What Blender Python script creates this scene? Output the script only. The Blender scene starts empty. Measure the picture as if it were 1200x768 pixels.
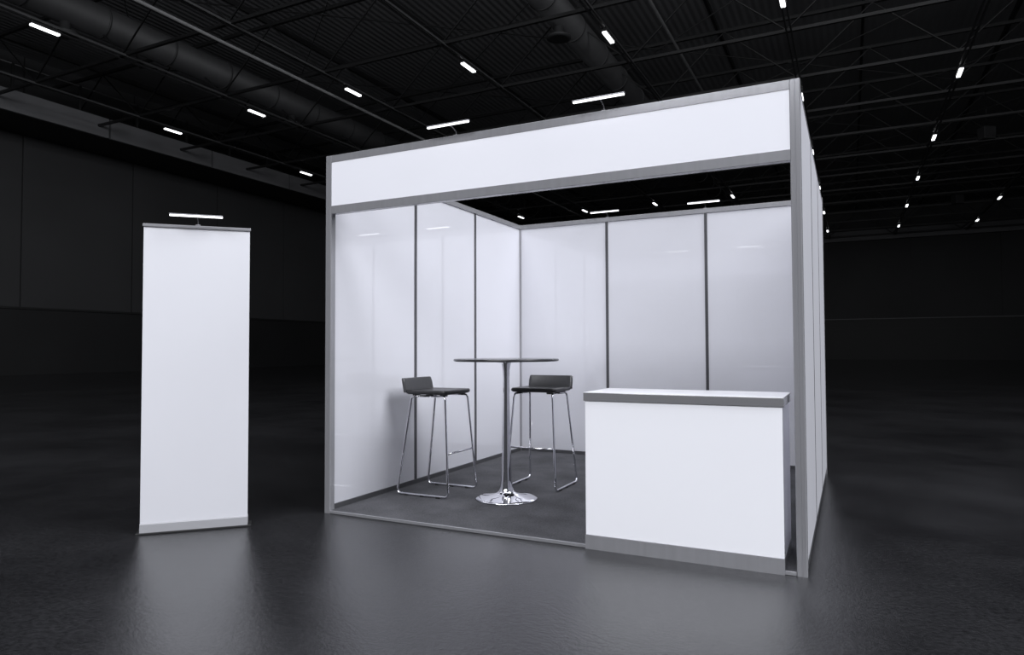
import bpy, bmesh, math, random
from mathutils import Vector, Matrix
random.seed(7)
SC = bpy.context.scene
COL = SC.collection
PI = math.pi

# ------------------------------------------------------------------ materials
def mat(name, col, rough=0.5, metal=0.0, ior=1.5, spec=0.5, noise=None, bump=None, emit=None):
    m = bpy.data.materials.new(name); m.use_nodes = True
    nt = m.node_tree; b = nt.nodes['Principled BSDF']
    b.inputs['Base Color'].default_value = (*col, 1)
    b.inputs['Roughness'].default_value = rough
    b.inputs['Metallic'].default_value = metal
    b.inputs['IOR'].default_value = ior
    b.inputs['Specular IOR Level'].default_value = spec
    if emit:
        b.inputs['Emission Color'].default_value = (*emit[0], 1)
        b.inputs['Emission Strength'].default_value = emit[1]
    tc = nt.nodes.new('ShaderNodeTexCoord')
    if noise:                                  # (scale, amount, detail, stretch)
        sc, amt, det, st = noise
        mp = nt.nodes.new('ShaderNodeMapping'); mp.inputs['Scale'].default_value = st
        nt.links.new(tc.outputs['Object'], mp.inputs['Vector'])
        n = nt.nodes.new('ShaderNodeTexNoise'); n.inputs['Scale'].default_value = sc
        n.inputs['Detail'].default_value = det
        nt.links.new(mp.outputs['Vector'], n.inputs['Vector'])
        r = nt.nodes.new('ShaderNodeMapRange')
        r.inputs['From Min'].default_value = 0.25; r.inputs['From Max'].default_value = 0.75
        r.inputs['To Min'].default_value = 1 - amt; r.inputs['To Max'].default_value = 1 + amt
        nt.links.new(n.outputs['Fac'], r.inputs['Value'])
        mx = nt.nodes.new('ShaderNodeVectorMath'); mx.operation = 'SCALE'
        mx.inputs[0].default_value = col
        nt.links.new(r.outputs['Result'], mx.inputs['Scale'])
        nt.links.new(mx.outputs['Vector'], b.inputs['Base Color'])
    if bump:                                   # (scale, strength, distance)
        n2 = nt.nodes.new('ShaderNodeTexNoise'); n2.inputs['Scale'].default_value = bump[0]
        n2.inputs['Detail'].default_value = 4
        nt.links.new(tc.outputs['Object'], n2.inputs['Vector'])
        bp = nt.nodes.new('ShaderNodeBump'); bp.inputs['Strength'].default_value = bump[1]
        bp.inputs['Distance'].default_value = bump[2]
        nt.links.new(n2.outputs['Fac'], bp.inputs['Height'])
        nt.links.new(bp.outputs['Normal'], b.inputs['Normal'])
    return m

M = {}
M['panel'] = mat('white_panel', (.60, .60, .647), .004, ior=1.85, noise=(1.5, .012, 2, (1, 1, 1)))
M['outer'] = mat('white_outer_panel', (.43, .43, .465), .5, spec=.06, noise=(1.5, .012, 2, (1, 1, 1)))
M['inner'] = mat('white_inner_panel', (.86, .86, .92), .3, noise=(1.5, .012, 2, (1, 1, 1)))  # right wall's inner face, made whiter to bounce light into the booth
M['fascia'] = mat('white_fascia', (.86, .86, .92), .10, noise=(1.2, .01, 2, (1, 1, 1)))
M['counter'] = mat('white_laminate', (.92, .92, .97), .30, noise=(1.0, .01, 2, (1, 1, 1)))
M['banner'] = mat('white_banner', (.58, .58, .62), .45, noise=(1.4, .012, 3, (1, 1, 1)))
M['alu'] = mat('brushed_aluminium', (.31, .31, .33), .17, metal=.35, noise=(30, .06, 3, (1, 1, .05)))
M['alu_dark'] = mat('dark_aluminium', (.085, .085, .092), .35, metal=.35, noise=(30, .06, 3, (1, 1, .05)))
M['alu_mid'] = mat('grey_aluminium', (.10, .10, .108), .18, metal=.4, noise=(30, .06, 3, (1, 1, .05)))
M['alu_light'] = mat('bright_aluminium', (.42, .42, .45), .28, metal=.6, noise=(20, .04, 3, (1, 1, 1)))
M['slab'] = mat('grey_worktop', (.18, .18, .19), .05, ior=1.6, noise=(14, .05, 3, (.1, 1, 1)))
M['chrome'] = mat('chrome', (.82, .82, .86), .05, metal=1.0, noise=(5, .01, 1, (1, 1, 1)))
M['leather'] = mat('black_seat', (.014, .014, .016), .36, noise=(60, .2, 3, (1, 1, 1)), bump=(180, .15, .002))
M['back'] = mat('dark_back_board', (.035, .035, .038), .33, noise=(50, .12, 3, (1, 1, 1)))
M['top'] = mat('dark_table_top', (.035, .035, .038), .2, noise=(12, .1, 2, (1, 1, 1)))
M['rubber'] = mat('black_rubber', (.012, .012, .013), .6, noise=(40, .1, 2, (1, 1, 1)))
M['cassette'] = mat('silver_cassette', (.31, .31, .33), .4, metal=.15, noise=(18, .03, 2, (.05, 1, 1)))
M['hall_steel'] = mat('dark_painted_steel', (.013, .013, .0135), .55, noise=(3, .15, 2, (1, 1, 1)))
M['tray'] = mat('galvanised_tray', (.06, .06, .062), .45, noise=(3, .15, 2, (1, 1, 1)))
M['pipe'] = mat('grey_pipe', (.24, .24, .245), .45, noise=(3, .12, 2, (1, 1, 1)))
M['duct'] = mat('dull_duct', (.032, .032, .0335), .6, noise=(1.2, .2, 3, (1, 1, 1)))
M['gallery'] = mat('grey_gallery_front', (.15, .15, .157), .6, noise=(.6, .08, 3, (1, 1, 1)))
M['wall'] = mat('charcoal_wall', (.035, .035, .037), .7, noise=(.25, .15, 3, (1, 1, 1)))
M['dado'] = mat('black_dado', (.012, .012, .013), .6, noise=(.4, .15, 3, (1, 1, 1)))
M['lamp'] = mat('lit_strip', (.9, .9, .92), .4, emit=((.96, .97, 1.0), 3.0), noise=(3, .01, 1, (1, 1, 1)))
M['bar'] = mat('lit_bar', (.9, .9, .92), .4, emit=((.97, .97, 1.0), 2.6), noise=(3, .01, 1, (1, 1, 1)))

# ceiling deck: corrugated sheet
def deck_material():
    m = mat('corrugated_deck', (.20, .20, .208), .7)
    nt = m.node_tree; b = nt.nodes['Principled BSDF']
    tc = nt.nodes.new('ShaderNodeTexCoord')
    w = nt.nodes.new('ShaderNodeTexWave'); w.bands_direction = 'X'; w.inputs['Scale'].default_value = 1.1
    nt.links.new(tc.outputs['Object'], w.inputs['Vector'])
    bp = nt.nodes.new('ShaderNodeBump'); bp.inputs['Strength'].default_value = .25; bp.inputs['Distance'].default_value = .06
    nt.links.new(w.outputs['Fac'], bp.inputs['Height']); nt.links.new(bp.outputs['Normal'], b.inputs['Normal'])
    return m
M['deck'] = deck_material()

def carpet_material():
    m = mat('grey_carpet', (.1, .1, .11), .95, spec=.1)
    nt = m.node_tree; b = nt.nodes['Principled BSDF']
    tc = nt.nodes.new('ShaderNodeTexCoord')
    n1 = nt.nodes.new('ShaderNodeTexNoise'); n1.inputs['Scale'].default_value = 110; n1.inputs['Detail'].default_value = 4
    n2 = nt.nodes.new('ShaderNodeTexNoise'); n2.inputs['Scale'].default_value = 3; n2.inputs['Detail'].default_value = 3
    for n in (n1, n2): nt.links.new(tc.outputs['Object'], n.inputs['Vector'])
    ad = nt.nodes.new('ShaderNodeMath'); ad.operation = 'ADD'
    nt.links.new(n1.outputs['Fac'], ad.inputs[0]); nt.links.new(n2.outputs['Fac'], ad.inputs[1])
    cr = nt.nodes.new('ShaderNodeValToRGB')
    cr.color_ramp.elements[0].position = .3; cr.color_ramp.elements[0].color = (.036, .036, .040, 1)
    cr.color_ramp.elements[1].position = .75; cr.color_ramp.elements[1].color = (.115, .115, .126, 1)
    hf = nt.nodes.new('ShaderNodeMath'); hf.operation = 'MULTIPLY'; hf.inputs[1].default_value = .5
    nt.links.new(ad.outputs[0], hf.inputs[0]); nt.links.new(hf.outputs[0], cr.inputs['Fac'])
    nt.links.new(cr.outputs['Color'], b.inputs['Base Color'])
    bp = nt.nodes.new('ShaderNodeBump'); bp.inputs['Strength'].default_value = .6; bp.inputs['Distance'].default_value = .004
    nt.links.new(n1.outputs['Fac'], bp.inputs['Height']); nt.links.new(bp.outputs['Normal'], b.inputs['Normal'])
    return m
M['carpet'] = carpet_material()

def floor_material():
    m = mat('polished_dark_concrete', (.03, .03, .033), .2, ior=1.78)
    nt = m.node_tree; b = nt.nodes['Principled BSDF']
    tc = nt.nodes.new('ShaderNodeTexCoord')
    def noise(scale, det, rough=.55, st=(1, 1, 1)):
        mp = nt.nodes.new('ShaderNodeMapping'); mp.inputs['Scale'].default_value = st
        nt.links.new(tc.outputs['Object'], mp.inputs['Vector'])
        n = nt.nodes.new('ShaderNodeTexNoise'); n.inputs['Scale'].default_value = scale
        n.inputs['Detail'].default_value = det; n.inputs['Roughness'].default_value = rough
        nt.links.new(mp.outputs['Vector'], n.inputs['Vector']); return n
    def ramp(src, a, bb, p0=.3, p1=.7):
        c = nt.nodes.new('ShaderNodeValToRGB')
        c.color_ramp.elements[0].position = p0; c.color_ramp.elements[0].color = (*a, 1)
        c.color_ramp.elements[1].position = p1; c.color_ramp.elements[1].color = (*bb, 1)
        nt.links.new(src, c.inputs['Fac']); return c
    big = noise(.55, 6, .65); fine = noise(42, 6, .75)
    c1 = ramp(big.outputs['Fac'], (.006, .006, .007), (.025, .025, .0275))
    c2 = ramp(fine.outputs['Fac'], (.35, .35, .35), (1.65, 1.65, 1.65))
    mx = nt.nodes.new('ShaderNodeMix'); mx.data_type = 'RGBA'; mx.blend_type = 'MULTIPLY'; mx.inputs['Factor'].default_value = 1
    nt.links.new(c1.outputs['Color'], mx.inputs['A']); nt.links.new(c2.outputs['Color'], mx.inputs['B'])
    nt.links.new(mx.outputs['Result'], b.inputs['Base Color'])
    r = nt.nodes.new('ShaderNodeMapRange'); r.inputs['To Min'].default_value = .05; r.inputs['To Max'].default_value = .17
    r.inputs['From Min'].default_value = .3; r.inputs['From Max'].default_value = .7
    n3 = noise(2.6, 8, .75); nt.links.new(n3.outputs['Fac'], r.inputs['Value'])
    nt.links.new(r.outputs['Result'], b.inputs['Roughness'])
    bp = nt.nodes.new('ShaderNodeBump'); bp.inputs['Strength'].default_value = .42; bp.inputs['Distance'].default_value = .006
    nt.links.new(fine.outputs['Fac'], bp.inputs['Height']); nt.links.new(bp.outputs['Normal'], b.inputs['Normal'])
    return m
M['floor'] = floor_material()

# ------------------------------------------------------------------ helpers
def box(bm, x0, x1, y0, y1, z0, z1, bev=0.0):
    t = bmesh.new()
    bmesh.ops.create_cube(t, size=1)
    for v in t.verts:
        v.co = Vector(((x0 + x1) / 2 + v.co.x * (x1 - x0), (y0 + y1) / 2 + v.co.y * (y1 - y0), (z0 + z1) / 2 + v.co.z * (z1 - z0)))
    if bev > 0:
        bmesh.ops.bevel(t, geom=list(t.edges), offset=bev, segments=2, affect='EDGES', profile=.5)
    me = bpy.data.meshes.new('tmp'); t.to_mesh(me); t.free(); bm.from_mesh(me); bpy.data.meshes.remove(me)
    return bm

def tube(bm, pts, r, seg=12, closed=False, cap=True):
    pts = [Vector(p) for p in pts]; n = len(pts); rings = []
    up = Vector((0, 0, 1)); prev = None
    for i, p in enumerate(pts):
        a = pts[max(i - 1, 0)]; b = pts[min(i + 1, n - 1)]
        t = (b - a).normalized()
        if prev is None:
            ref = up if abs(t.dot(up)) < .9 else Vector((1, 0, 0))
            u = t.cross(ref).normalized()
        else:
            u = (prev - t * prev.dot(t)).normalized()
        prev = u; w = t.cross(u)
        rings.append([bm.verts.new(p + (u * math.cos(2 * PI * k / seg) + w * math.sin(2 * PI * k / seg)) * r) for k in range(seg)])
    for i in range(n - 1):
        for k in range(seg):
            f = bm.faces.new((rings[i][k], rings[i][(k + 1) % seg], rings[i + 1][(k + 1) % seg], rings[i + 1][k])); f.smooth = True
    if cap:
        bm.faces.new(rings[0][::-1]); bm.faces.new(rings[-1])
    return bm

def fillet(pts, r, n=6):
    pts = [Vector(p) for p in pts]; out = [pts[0]]
    for i in range(1, len(pts) - 1):
        p = pts[i]; a = (pts[i - 1] - p); b = (pts[i + 1] - p)
        ang = a.angle(b); d = min(r / math.tan(ang / 2), a.length * .48, b.length * .48)
        p0 = p + a.normalized() * d; p1 = p + b.normalized() * d
        for k in range(n + 1):
            t = k / n
            out.append(p0 * (1 - t) ** 2 + p * 2 * t * (1 - t) + p1 * t ** 2)
    out.append(pts[-1]); return out

def lathe(bm, prof, seg=64):
    rings = []
    for (r, z) in prof:
        rings.append([bm.verts.new((r * math.cos(2 * PI * k / seg), r * math.sin(2 * PI * k / seg), z)) for k in range(seg)])
    for i in range(len(rings) - 1):
        for k in range(seg):
            f = bm.faces.new((rings[i][k], rings[i][(k + 1) % seg], rings[i + 1][(k + 1) % seg], rings[i + 1][k])); f.smooth = True
    bm.faces.new(rings[0][::-1]); bm.faces.new(rings[-1])
    return bm

def prism(bm, poly, z0, z1):                    # vertical extrusion of an x-y polygon
    lo = [bm.verts.new((x, y, z0)) for x, y in poly]; hi = [bm.verts.new((x, y, z1)) for x, y in poly]
    n = len(poly)
    for k in range(n): bm.faces.new((lo[k], lo[(k + 1) % n], hi[(k + 1) % n], hi[k]))
    bm.faces.new(lo[::-1]); bm.faces.new(hi)
    return bm

def obj(name, bm, m, parent=None, kind=None, label=None, loc=None):
    bmesh.ops.recalc_face_normals(bm, faces=list(bm.faces))
    me = bpy.data.meshes.new(name); bm.to_mesh(me); bm.free()
    me.materials.append(m)
    o = bpy.data.objects.new(name, me); COL.objects.link(o)
    if parent: o.parent = parent
    if kind: o['kind'] = kind
    if label: o['label'] = label
    if loc: o.location = loc
    return o
NB = bmesh.new

def thing(name, label, cat, loc=(0, 0, 0), rz=0.0, group=None):
    o = bpy.data.objects.new(name, None); COL.objects.link(o)
    o.empty_display_size = .1
    o.location = loc; o.rotation_euler = (0, 0, rz); o['label'] = label; o['category'] = cat
    if group: o['group'] = group
    return o

def dup(root, loc, rz=None, label=None):
    r = root.copy(); COL.objects.link(r); r.location = loc
    if rz is not None: r.rotation_euler = (0, 0, rz)
    if label: r['label'] = label
    for ch in list(root.children):
        c = ch.copy(); COL.objects.link(c); c.parent = r
        for g in list(ch.children):
            d = g.copy(); COL.objects.link(d); d.parent = c
    return r

# ------------------------------------------------------------------ camera
CAM = Vector((3.2649, -3.6515, 1.127)); YAW, PIT, ROLL, FPX = -.4613, .0307, -.0036, 797.53
fw = Vector((math.sin(YAW) * math.cos(PIT), math.cos(YAW) * math.cos(PIT), math.sin(PIT)))
rt = Vector((math.cos(YAW), -math.sin(YAW), 0)); up = rt.cross(fw)
R2 = rt * math.cos(ROLL) + up * math.sin(ROLL); U2 = -rt * math.sin(ROLL) + up * math.cos(ROLL)
cd = bpy.data.cameras.new('camera'); cam = bpy.data.objects.new('camera', cd); COL.objects.link(cam)
cam.matrix_world = Matrix(((R2.x, U2.x, -fw.x, CAM.x), (R2.y, U2.y, -fw.y, CAM.y), (R2.z, U2.z, -fw.z, CAM.z), (0, 0, 0, 1)))
cd.sensor_width = 36; cd.sensor_fit = 'HORIZONTAL'; cd.lens = 36 * FPX / 1200
cd.clip_end = 300; cd.clip_start = .05
SC.camera = cam

# ------------------------------------------------------------------ the hall
XL, XG, YB, XR, YF, ZC = -30.5, -26.94, 66.35, 30.0, -34.0, 14.6
obj('floor', box(NB(), XL - .3, XR, YF, YB + .3, -.3, 0), M['floor'], kind='structure')
obj('ceiling', box(NB(), XL - .3, XR, YF, YB + .3, ZC, ZC + .2), M['deck'], kind='structure')

# left wall: big panels with open joints over a darker dado
def wall_panels(axis):
    bm = NB(); dk = NB()
    if axis == 'left':
        js = [YF] + [19.4 + 5.35 * k for k in range(-9, 9)] + [YB]
        box(dk, XL - .3, XL - .06, YF, YB + .3, 0, ZC)
        for a, b in zip(js[:-1], js[1:]): box(bm, XL - .07, XL, a + .03, b - .03, 3.05, ZC)
        box(dk, XL - .07, XL - .03, YF, YB, 0, 3.0)
    else:
        js = [XL] + [1.55 + 6.64 * k for k in range(-4, 5)] + [XR]
        box(dk, XL, XR, YB + .06, YB + .3, 0, ZC)
        for a, b in zip(js[:-1], js[1:]): box(bm, a + .035, b - .035, YB, YB + .07, 3.75, ZC)
        box(dk, XL, XR, YB + .03, YB + .07, 0, 2.7)
    return bm, dk
for side, ax in (('left', 'left'), ('back', 'back')):
    bm, dk = wall_panels(ax)
    w = obj('wall_' + side, bm, M['wall'], kind='structure')
    obj('dado_panel', dk, M['dado'], w)
obj('wall_right', box(NB(), XR, XR + .3, YF, YB + .3, 0, ZC), M['wall'], kind='structure')
obj('trim_1', box(NB(), XL, XL + .05, YF, YB, 3.0, 3.1), M['hall_steel'], kind='structure')
bm = NB(); box(bm, XL + .05, XR, YB - .05, YB, 3.66, 3.74); obj('trim_2', bm, M['gallery'], kind='structure')
bm = NB(); box(bm, XL + .05, XR, YB - .04, YB, 2.74, 2.80); obj('trim_3', bm, M['hall_steel'], kind='structure')
# galleries: a pale grey fascia beam cut by joints, slab behind it
bm = NB(); js = [4.66 + 5.58 * k for k in range(-6, 12)]
for a, b in zip(js[:-1], js[1:]): box(bm, XG - .15, XG, a + .05, min(b - .05, YB - .7), 10.80, 11.68)
obj('trim_4', bm, M['gallery'], kind='structure')
bm = NB(); box(bm, XL, XG - .15, YF, YB - .6, 10.95, 11.3); obj('trim_5', bm, M['dado'], kind='structure')
bm = NB(); box(bm, XG, XR, YB - .5, YB - .35, 10.86, 11.75); box(bm, XG, XR, YB - .35, YB, 11.0, 11.3)
obj('trim_6', bm, M['gallery'], kind='structure')

rail = thing('gallery_railing', 'dark steel railing along the gallery edge on the left wall', 'railing', (XG - .1, 10, 11.68))
for z in (.55, 1.1):
    obj('rail', tube(NB(), [(0, -6, z), (0, 55, z)], .035, 8), M['tray'], rail)
for k in range(21):
    y = 1.8 + 2.7 * (k - 1)
    obj('railing_post', box(NB(), -.04, .04, y - .05, y + .05, 0, 1.12), M['hall_steel'], rail)

ORD = ['first', 'second', 'third', 'fourth', 'fifth', 'sixth', 'seventh', 'eighth', 'ninth', 'tenth', 'eleventh', 'twelfth', 'thirteenth', 'fourteenth']
# roof trusses across the hall
XT0, XT1 = XL, XR
NT = 14
truss0 = None
for k in range(NT):
    y = 11.1 + 4.2 * (NT - 1 - k) - .0
    lab = 'dark steel roof truss spanning the hall, ' + ('nearest the back wall' if k == 0 else ORD[k] + ' from the back wall')
    if y > YB - 1.0: y = YB - 1.0
    if truss0 is None:
        t = thing('roof_truss', lab, 'truss', (0, y, 11.2), 0, 'roof trusses')
        bm = NB(); box(bm, XT0, XT1, -.05, .05, .0, .10); obj('bottom_chord', bm, M['hall_steel'], t)
        bm = NB(); box(bm, XT0, XT1, -.06, .06, 2.3, 2.42); obj('top_chord', bm, M['hall_steel'], t)
        x = -29.3; pitch = 5.15; zig = []
        while x < XT1 - pitch:
            zig += [(x, 0, .08), (x + pitch / 2, 0, 2.32)]; x += pitch
        obj('web', tube(NB(), zig, .035, 6), M['hall_steel'], t)
        truss0 = t
    else:
        dup(truss0, (0, y, 11.2), 0, lab)

# horizontal wind bracing rods and purlins under the deck
for k in range(11):
    x = -27.0 + 5.15 * k
    lab = 'thin dark roof purlin running to the back wall, ' + ('nearest the left wall' if k == 0 else ORD[k] + ' from the left wall')
    o = obj('roof_purlin', box(NB(), -.05, .05, 0, 60, 0, .22), M['hall_steel'], loc=(x, 6, 13.68))
    o['label'] = lab; o['category'] = 'purlin'; o['group'] = 'roof purlins'
brace = thing('wind_brace', 'crossed bracing rods between the roof trusses under the deck', 'brace', (0, 0, 13.0))
for k in range(10):
    y0 = 11.1 + 4.2 * k
    pts = [(-29.3 + 5.15 * j, y0 + (4.2 if (j + k) % 2 else 0), .36) for j in range(1, 9)]
    obj('brace_rod', tube(NB(), pts, .022, 6), M['hall_steel'], brace)

# cable trays and hanging strip lamps
XROW = [-24.15, -18.93, -13.8, -8.66, -3.5, 1.68, 6.98, 12.35]
YROW = [8.55, 16.95, 25.4, 33.95, 42.6, 51.3, 60.25]
for i, x in enumerate(XROW):
    w = .17 if i == 1 else .07
    t = thing('cable_tray', 'long grey cable tray carrying strip lamps, ' + ('nearest the left wall' if i == 0 else ORD[i] + ' from the left wall'), 'cable tray', (x, 6, 11.16), 0, 'cable trays')
    for s in (-1, 1):
        obj('tray_rail', box(NB(), s * w - .025, s * w + .025, 0, 60, 0, .07), M['tray'], t)

LAMPS = LAMPS_VIS = [(0, 1), (0, 2), (1, 0), (1, 1), (1, 4), (2, 1), (2, 4), (3, 1), (3, 4), (4, 1), (4, 4), (5, 1), (5, 2), (5, 3), (5, 4), (5, 5), (5, 6),
                     (6, 2), (6, 3), (6, 4), (6, 5), (6, 6), (7, 5), (7, 6)]
lamp0 = None
for (i, j) in LAMPS:
    n = len(YROW) - 1 - j
    lab = 'lit strip lamp on the %s from the left wall, %s' % (ORD[i] + ' tray', 'nearest the back wall' if n == 0 else ORD[n] + ' from the back wall')
    if lamp0 is None:
        lamp0 = thing('strip_lamp', lab, 'ceiling lamp', (XROW[i], YROW[j], 11.05), 0, 'hall strip lamps')
        obj('housing', box(NB(), -.11, .11, -.45, .45, .03, .11, .01), M['hall_steel'], lamp0)
        obj('diffuser', box(NB(), -.065, .065, -.42, .42, -.02, .035, .008), M['lamp'], lamp0)
    else:
        dup(lamp0, (XROW[i], YROW[j], 11.05), 0, lab)

p = obj('overhead_pipe', tube(NB(), [(0, 0, 0), (0, 60, 0)], .05, 10), M['pipe'], loc=(-14.85, 5.5, 11.13))
p['label'] = 'bright grey pipe running under the roof toward the back wall'; p['category'] = 'pipe'
p = obj('overhead_pipe', tube(NB(), [(0, 0, 0), (0, 52, 0)], .045, 10), M['tray'], loc=(-1.9, 10, 11.45))
p['label'] = 'thin dark pipe under the roof above the booth fascia'; p['category'] = 'pipe'

def duct(x, z, r, y0, y1, lab):
    t = thing('air_duct', lab, 'air duct', (x, y0, z))
    L = y1 - y0
    obj('duct_tube', tube(NB(), [(0, 0, 0), (0, L, 0)], r, 28), M['duct'], t)
    n = int(L / 2.6)
    for k in range(n): obj('duct_flange', tube(NB(), [(0, 1 + k * 2.6, 0), (0, 1.06 + k * 2.6, 0)], r + .03, 28), M['duct'], t)
    for k in range(0, n, 4):
        yy = 2.4 + k * 2.6
        obj('duct_outlet', lathe(NB(), [(.16, -r + .06), (.16, -r - .25), (.42, -r - .34), (.42, -r - .40), (.3, -r - .42)], 24), M['duct'], t, loc=(0, yy, 0))
duct(-20.25, 12.7, .55, 7.5, 62, 'fat round air duct running under the roof near the left wall')
duct(-5.6, 12.75, .50, 15.5, 62, 'round air duct under the roof above the booth fascia')
for (x, y, z, lab) in ((9.4, 36.2, 11.55, 'small grey box hung from the roof, nearer one'), (10.2, 53.0, 11.5, 'small grey box hung from the roof, farther one')):
    t = thing('hanging_speaker', lab + ' at the right', 'speaker', (x, y, z), .5)
    obj('cabinet', box(NB(), -.3, .3, -.25, .25, -.3, .3, .03), M['tray'], t)
    obj('hanger', tube(NB(), [(0, 0, .3), (0, 0, 2.15)], .02, 6), M['hall_steel'], t)

# ------------------------------------------------------------------ the booth
W, D, H = 3.06, 3.085, 2.475
PZ = .02                                            # platform top
pl = thing('booth_platform', 'low booth platform covered in dark grey carpet', 'platform', (0, 0, 0))
obj('carpet', box(NB(), .047, W - .047, .012, D - .047, 0.001, PZ), M['carpet'], pl, label='dark grey flecked carpet')
bm = NB()
box(bm, .051, W - .051, 0.0, .012, .001, PZ, .0015)
obj('edge_trim', bm, M['alu'], pl, label='thin bright metal edge strip')

booth = thing('exhibition_booth', 'open white exhibition booth with grey metal frame and blank fascia', 'booth', (0, 0, 0))
def post_poly(cx, cy, s=.05, g=.0035, d=.0015, c=.004):
    h = s / 2
    q = [(-h + c, -h), (-g, -h), (-g * .6, -h + d), (g * .6, -h + d), (g, -h), (h - c, -h)]
    out = []
    for k in range(4):
        a = k * PI / 2
        for (x, y) in q: out.append((cx + x * math.cos(a) - y * math.sin(a), cy + x * math.sin(a) + y * math.cos(a)))
    return out
for cx, cy in ((.025, .025), (W - .025, .025), (.025, D - .025), (W - .025, D - .025)):
    obj('corner_post', prism(NB(), post_poly(cx, cy), 0.0, H), M['alu'], booth)
T = .025                                             # wall centre line offset
segX = [.05, 1.03, 2.03, W - .05]; segY = [.05, 1.045, 2.05, D - .05]
RZ0, RZ1 = 0.0, PZ + .034
def wall_run(kind, fixed, seg):
    for a, b in zip(seg[:-1], seg[1:]):
        a2, b2 = a + (.0 if a == seg[0] else .014), b - (.0 if b == seg[-1] else .014)
        if kind == 'x':   # run along y at x = fixed
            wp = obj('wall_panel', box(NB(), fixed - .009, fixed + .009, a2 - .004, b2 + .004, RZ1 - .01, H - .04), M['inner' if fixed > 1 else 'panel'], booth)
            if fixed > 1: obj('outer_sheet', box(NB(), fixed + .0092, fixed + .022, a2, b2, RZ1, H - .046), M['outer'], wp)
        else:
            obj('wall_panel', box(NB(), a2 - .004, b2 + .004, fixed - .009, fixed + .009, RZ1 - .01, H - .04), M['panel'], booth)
    for s in seg[1:-1]:
        if kind == 'x': bm = box(NB(), fixed - .018, fixed + (.0235 if fixed > 1 else .018), s - .014, s + .014, RZ1, H - .045, .002)
        else: bm = box(NB(), s - .014, s + .014, fixed - .018, fixed + .018, RZ1, H - .045, .002)
        obj('divider_post', bm, M['alu_mid'], booth)
    for z0, z1, nm, mm in ((H - .045, H, 'top_rail', 'alu'), (RZ0, RZ1, 'bottom_rail', 'alu_dark')):
        a, b = seg[0], seg[-1]
        bm = NB()
        if kind == 'x':
            box(bm, fixed - .02, fixed + .02, a, b, z0, z1, .002)
        else:
            box(bm, a, b, fixed - .02, fixed + .02, z0, z1, .002)
        obj(nm, bm, M[mm], booth)
wall_run('x', T, segY); wall_run('x', W - T, segY); wall_run('y', D - T, segX)
# fascia
obj('fascia_panel', box(NB(), .05, W - .05, .004, .022, 2.118, 2.428), M['fascia'], booth, label='blank white fascia board')
for z0, z1 in ((2.425, H), (2.066, 2.122)):
    bm = NB(); box(bm, .048, W - .048, .002, .046, z0, z1, .002)
    obj('fascia_rail', bm, M['alu'], booth)

# arm lights -------------------------------------------------------------
def arm_light(lab, loc, rz=0.0):
    # origin: clamp point on top of the carrier; the bar hangs in front (local -y) and above
    t = thing('arm_light', lab, 'arm light', loc, rz, 'clip-on arm lights')
    obj('light_bar', box(NB(), -.15, .15, -.106, -.094, .038, .047, .002), M['bar'], t, label='glowing white tube')
    obj('bar_housing', box(NB(), -.152, .152, -.110, -.090, .048, .054, .002), M['alu'], t)
    obj('arm', tube(NB(), fillet([(0, 0, .0), (0, 0, .03), (0, -.1, .056)], .02), .003, 8), M['alu_dark'], t)
    bm = NB(); box(bm, -.014, .014, -.010, .010, .0, .007, .002)
    obj('clamp', bm, M['alu'], t)
    return t
al = arm_light('glowing arm light above the fascia, over its left third', (1.047, .024, H))
dup(al, (2.029, .024, H), 0, 'glowing arm light above the fascia, over its right third')
dup(al, (1.037, D - T, H), 0, 'glowing arm light on the back wall rail, nearer the left wall')
dup(al, (2.027, D - T, H), 0, 'glowing arm light on the back wall rail, nearer the right wall')

# ------------------------------------------------------------------ counter
cx0, cx1, cd_ = 1.910, 2.955, .42
ct = thing('reception_counter', 'white reception counter with grey-edged top beside the right booth post', 'counter', (0, 0, 0))
CY = .0
bm = box(NB(), cx0, cx1 + .002, CY - .010, CY - .0015, .0, .078); box(bm, cx0, cx1 + .002, CY - .002, CY + cd_, PZ + .0005, .078)
obj('plinth', bm, M['alu'], ct, label='grey metal plinth')
obj('body', box(NB(), cx0 + .002, cx1, CY - .004, CY + cd_, .078, .83, .002), M['counter'], ct, label='glossy white body')
obj('countertop', box(NB(), cx0 - .006, cx1 + .008, CY - .012, CY + cd_ + .02, .83, .875, .002), M['slab'], ct, label='grey slab edge')
obj('top_surface', box(NB(), cx0 - .005, cx1 + .007, CY - .011, CY + cd_ + .019, .875, .877), M['counter'], ct, label='white top sheet')

# ------------------------------------------------------------------ bar table
tb = thing('bar_table', 'round bar table on a chrome trumpet pedestal between two stools', 'table', (.978, .85, PZ))
prof = [(.222, .0), (.227, .004), (.226, .010), (.20, .015), (.15, .023), (.10, .034), (.072, .044), (.055, .060), (.046, .09), (.041, .14), (.037, .21), (.032, .36),
        (.027, .60), (.0235, .80), (.023, .88), (.026, .945), (.033, .985), (.035, 1.0), (.035, 1.012)]
obj('pedestal', lathe(NB(), prof, 96), M['chrome'], tb, label='chrome trumpet pedestal')
obj('table_top', lathe(NB(), [(.375, 1.012), (.388, 1.015), (.39, 1.022), (.389, 1.028), (.384, 1.031)], 96), M['top'], tb, label='thin dark round top')
obj('mounting_plate', lathe(NB(), [(.09, 1.004), (.10, 1.006), (.10, 1.0125)], 48), M['chrome'], tb)

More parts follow.
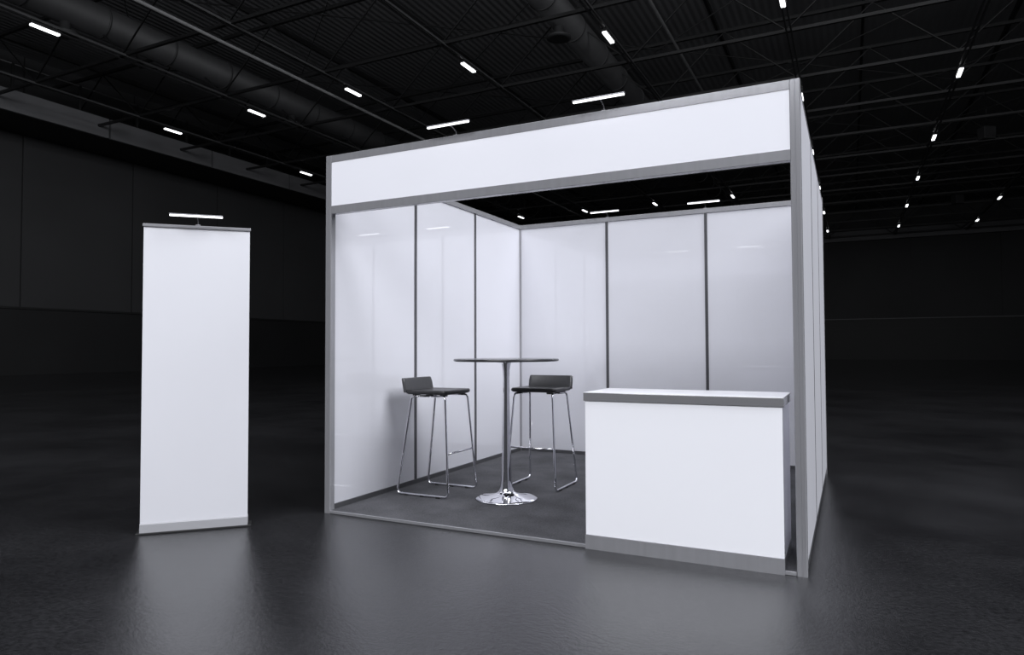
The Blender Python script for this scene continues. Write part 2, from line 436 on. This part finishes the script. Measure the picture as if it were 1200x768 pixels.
# ------------------------------------------------------------------ bar stools
def make_stool(lab, loc, rz):
    t = thing('bar_stool', lab, 'stool', loc, rz, 'low-back bar stools')
    # seat: cushion with rounded edges, slightly dished
    bm = NB(); nx, ny = 14, 14
    sx0, sx1, sy, z0, z1 = -.175, .195, .195, .760, .793
    def ring(scale, z, dish=0):
        vs = []; n = 40
        for k in range(n):
            a = 2 * PI * k / n; c, s = math.cos(a), math.sin(a)
            e = .16
            x = (abs(c) ** e) * (1 if c >= 0 else -1); y = (abs(s) ** e) * (1 if s >= 0 else -1)
            vs.append(bm.verts.new(((sx0 + sx1) / 2 + x * (sx1 - sx0) / 2 * scale, y * sy * scale, z)))
        return vs
    rs = [ring(.6, z0 - .002), ring(.93, z0), ring(.985, z0 + .006), ring(1.0, z0 + .015), ring(.995, z1 - .008), ring(.97, z1 - .001), ring(.9, z1), ring(.5, z1 - .006)]
    for a, b in zip(rs[:-1], rs[1:]):
        for k in range(40):
            f = bm.faces.new((a[k], a[(k + 1) % 40], b[(k + 1) % 40], b[k])); f.smooth = True
    bm.faces.new(rs[0][::-1]); bm.faces.new(rs[-1])
    seat = obj('seat', bm, M['leather'], t, label='black padded seat')
    for k, (x, y) in enumerate(((-.10, -.14), (-.10, .14), (.14, -.13), (.14, .13), (.02, -.14), (.02, .14))):
        obj('seat_mount', box(NB(), x - .025, x + .025, y - .018, y + .018, .746, .762, .004), M['rubber'], seat)
    # backrest: low board, gently curved, leaning back
    bm = NB(); n = 18; rows = []
    for (zz, off) in ((.772, 0), (.79, -.003), (.84, -.013), (.874, -.022), (.881, -.024)):
        row = []
        ins = .0 if zz < .87 else (.004 if zz < .88 else .012)
        for k in range(n + 1):
            y = -(sy - ins) + 2 * (sy - ins) * k / n
            xx = sx0 + .012 + off - .012 * (1 - (y / sy) ** 2)
            row.append((xx, y, zz))
        rows.append(row)
    th = .017
    F = [[bm.verts.new(p) for p in r] for r in rows]; B = [[bm.verts.new((p[0] - th, p[1], p[2])) for p in r] for r in rows]
    for G in (F, B):
        for a, b in zip(G[:-1], G[1:]):
            for k in range(n):
                f = bm.faces.new((a[k], a[k + 1], b[k + 1], b[k])); f.smooth = True
    for a, b in ((F[0], B[0]), (F[-1], B[-1])):
        for k in range(n): bm.faces.new((a[k], a[k + 1], b[k + 1], b[k]))
    for e in (0, n):
        for q in range(len(rows) - 1): bm.faces.new((F[q][e], F[q + 1][e], B[q + 1][e], B[q][e]))
    obj('backrest', bm, M['back'], t, label='low dark back board')
    # sled frames
    r = .0085
    for s in (-1, 1):
        pts = fillet([(.02, s * .14, .747), (-.125, s * .165, .747), (-.228, s * .213, r + .004), (.228, s * .213, r + .004), (.172, s * .165, .747), (.04, s * .14, .747)], .035, 8)
        fr = obj('leg_frame', tube(NB(), pts, r, 12), M['chrome'], t, label='bent chrome sled leg frame')
        for x in (-.14, .0, .14):
            obj('glide', box(NB(), x - .016, x + .016, s * .213 - .011, s * .213 + .011, .0, .014, .003), M['rubber'], fr)
    zf = .325; f = (.747 - zf) / (.747 - .0125)
    xf = .172 + .056 * f; yf = .165 + .048 * f
    obj('footrest', tube(NB(), [(xf, -yf, zf), (xf, yf, zf)], .007, 10), M['chrome'], t)
    return t
st = make_stool('black low-backed bar stool in front of the left booth wall', (.38, .845, PZ), 0.0)
dup(st, (1.012, 1.42, PZ), -PI / 2, 'black low-backed bar stool between the bar table and the back wall')

# ------------------------------------------------------------------ roll-up banner
bx = thing('roll_up_banner', 'tall blank white roll-up banner standing left of the booth', 'banner', (-.416, -.70, 0), math.radians(45.3))
# local x runs along the banner, local -y faces the camera
obj('banner_screen', box(NB(), -.306, .306, -.0015, .0015, .06, 1.895), M['banner'], bx, label='blank white banner sheet')
obj('top_bar', box(NB(), -.312, .312, -.010, .010, 1.889, 1.908, .003), M['alu'], bx)
bm = NB()
prism_pts = [(-.006, .0655), (-.012, .060), (-.018, .012), (.085, .012), (.080, .045), (.055, .064), (.004, .0655)]
lo = [bm.verts.new((-.307, y, z)) for y, z in prism_pts]; hi = [bm.verts.new((.307, y, z)) for y, z in prism_pts]
for k in range(len(lo)): bm.faces.new((lo[k], lo[(k + 1) % len(lo)], hi[(k + 1) % len(lo)], hi[k]))
bm.faces.new(lo[::-1]); bm.faces.new(hi)
obj('base_cassette', bm, M['cassette'], bx, label='silver base cassette')
obj('base_foot', box(NB(), -.328, .328, -.024, .095, .0, .012, .003), M['rubber'], bx)
obj('support_pole', tube(NB(), [(0, .03, .06), (0, .02, 1.895)], .009, 10), M['alu'], bx)
c45, s45 = math.cos(math.radians(45.3)), math.sin(math.radians(45.3))
dup(al, (-.416 + .0 * c45, -.70, 1.908), math.radians(45.3), 'glowing arm light clipped on top of the roll-up banner')

# ------------------------------------------------------------------ light
wd = bpy.data.worlds.new('world'); SC.world = wd; wd.use_nodes = True
bg = wd.node_tree.nodes['Background']; bg.inputs['Color'].default_value = (.9, .92, 1.0, 1); bg.inputs['Strength'].default_value = .085
def area(name, loc, target, size, power, col=(.94, .96, 1.0), size_y=None):
    l = bpy.data.lights.new(name, 'AREA'); l.energy = power; l.color = col
    l.shape = 'RECTANGLE'; l.size = size; l.size_y = size_y or size
    o = bpy.data.objects.new(name, l); COL.objects.link(o); o.location = loc
    o.rotation_euler = (Vector(target) - Vector(loc)).to_track_quat('-Z', 'Y').to_euler()
    return o
area('front_key_light', (2.6, -14.0, 11.2), (1.4, .5, 1.2), 12.0, 2700, size_y=5.0)  # added key light behind the camera, not a known hall lamp
area('side_fill_light', (12.5, 0.8, 12.3), (0, 1.2, 1.2), 9.0, 4050)  # added fill from the right to brighten the left booth wall
area('overhead_fill_light', (1.2, -1.5, 11.5), (1.2, -1.5, 0), 9.0, 600)  # added soft fill from above, stands in for hall lamps out of view

SC.view_settings.view_transform = 'Standard'; SC.view_settings.look = 'None'
SC.view_settings.gamma = 1; SC.view_settings.exposure = 0; SC.view_settings.use_curve_mapping = False
SC.cycles.use_denoising = True
SC.cycles.max_bounces = 10; SC.cycles.diffuse_bounces = 6; SC.cycles.glossy_bounces = 6
SC.cycles.sample_clamp_indirect = 8
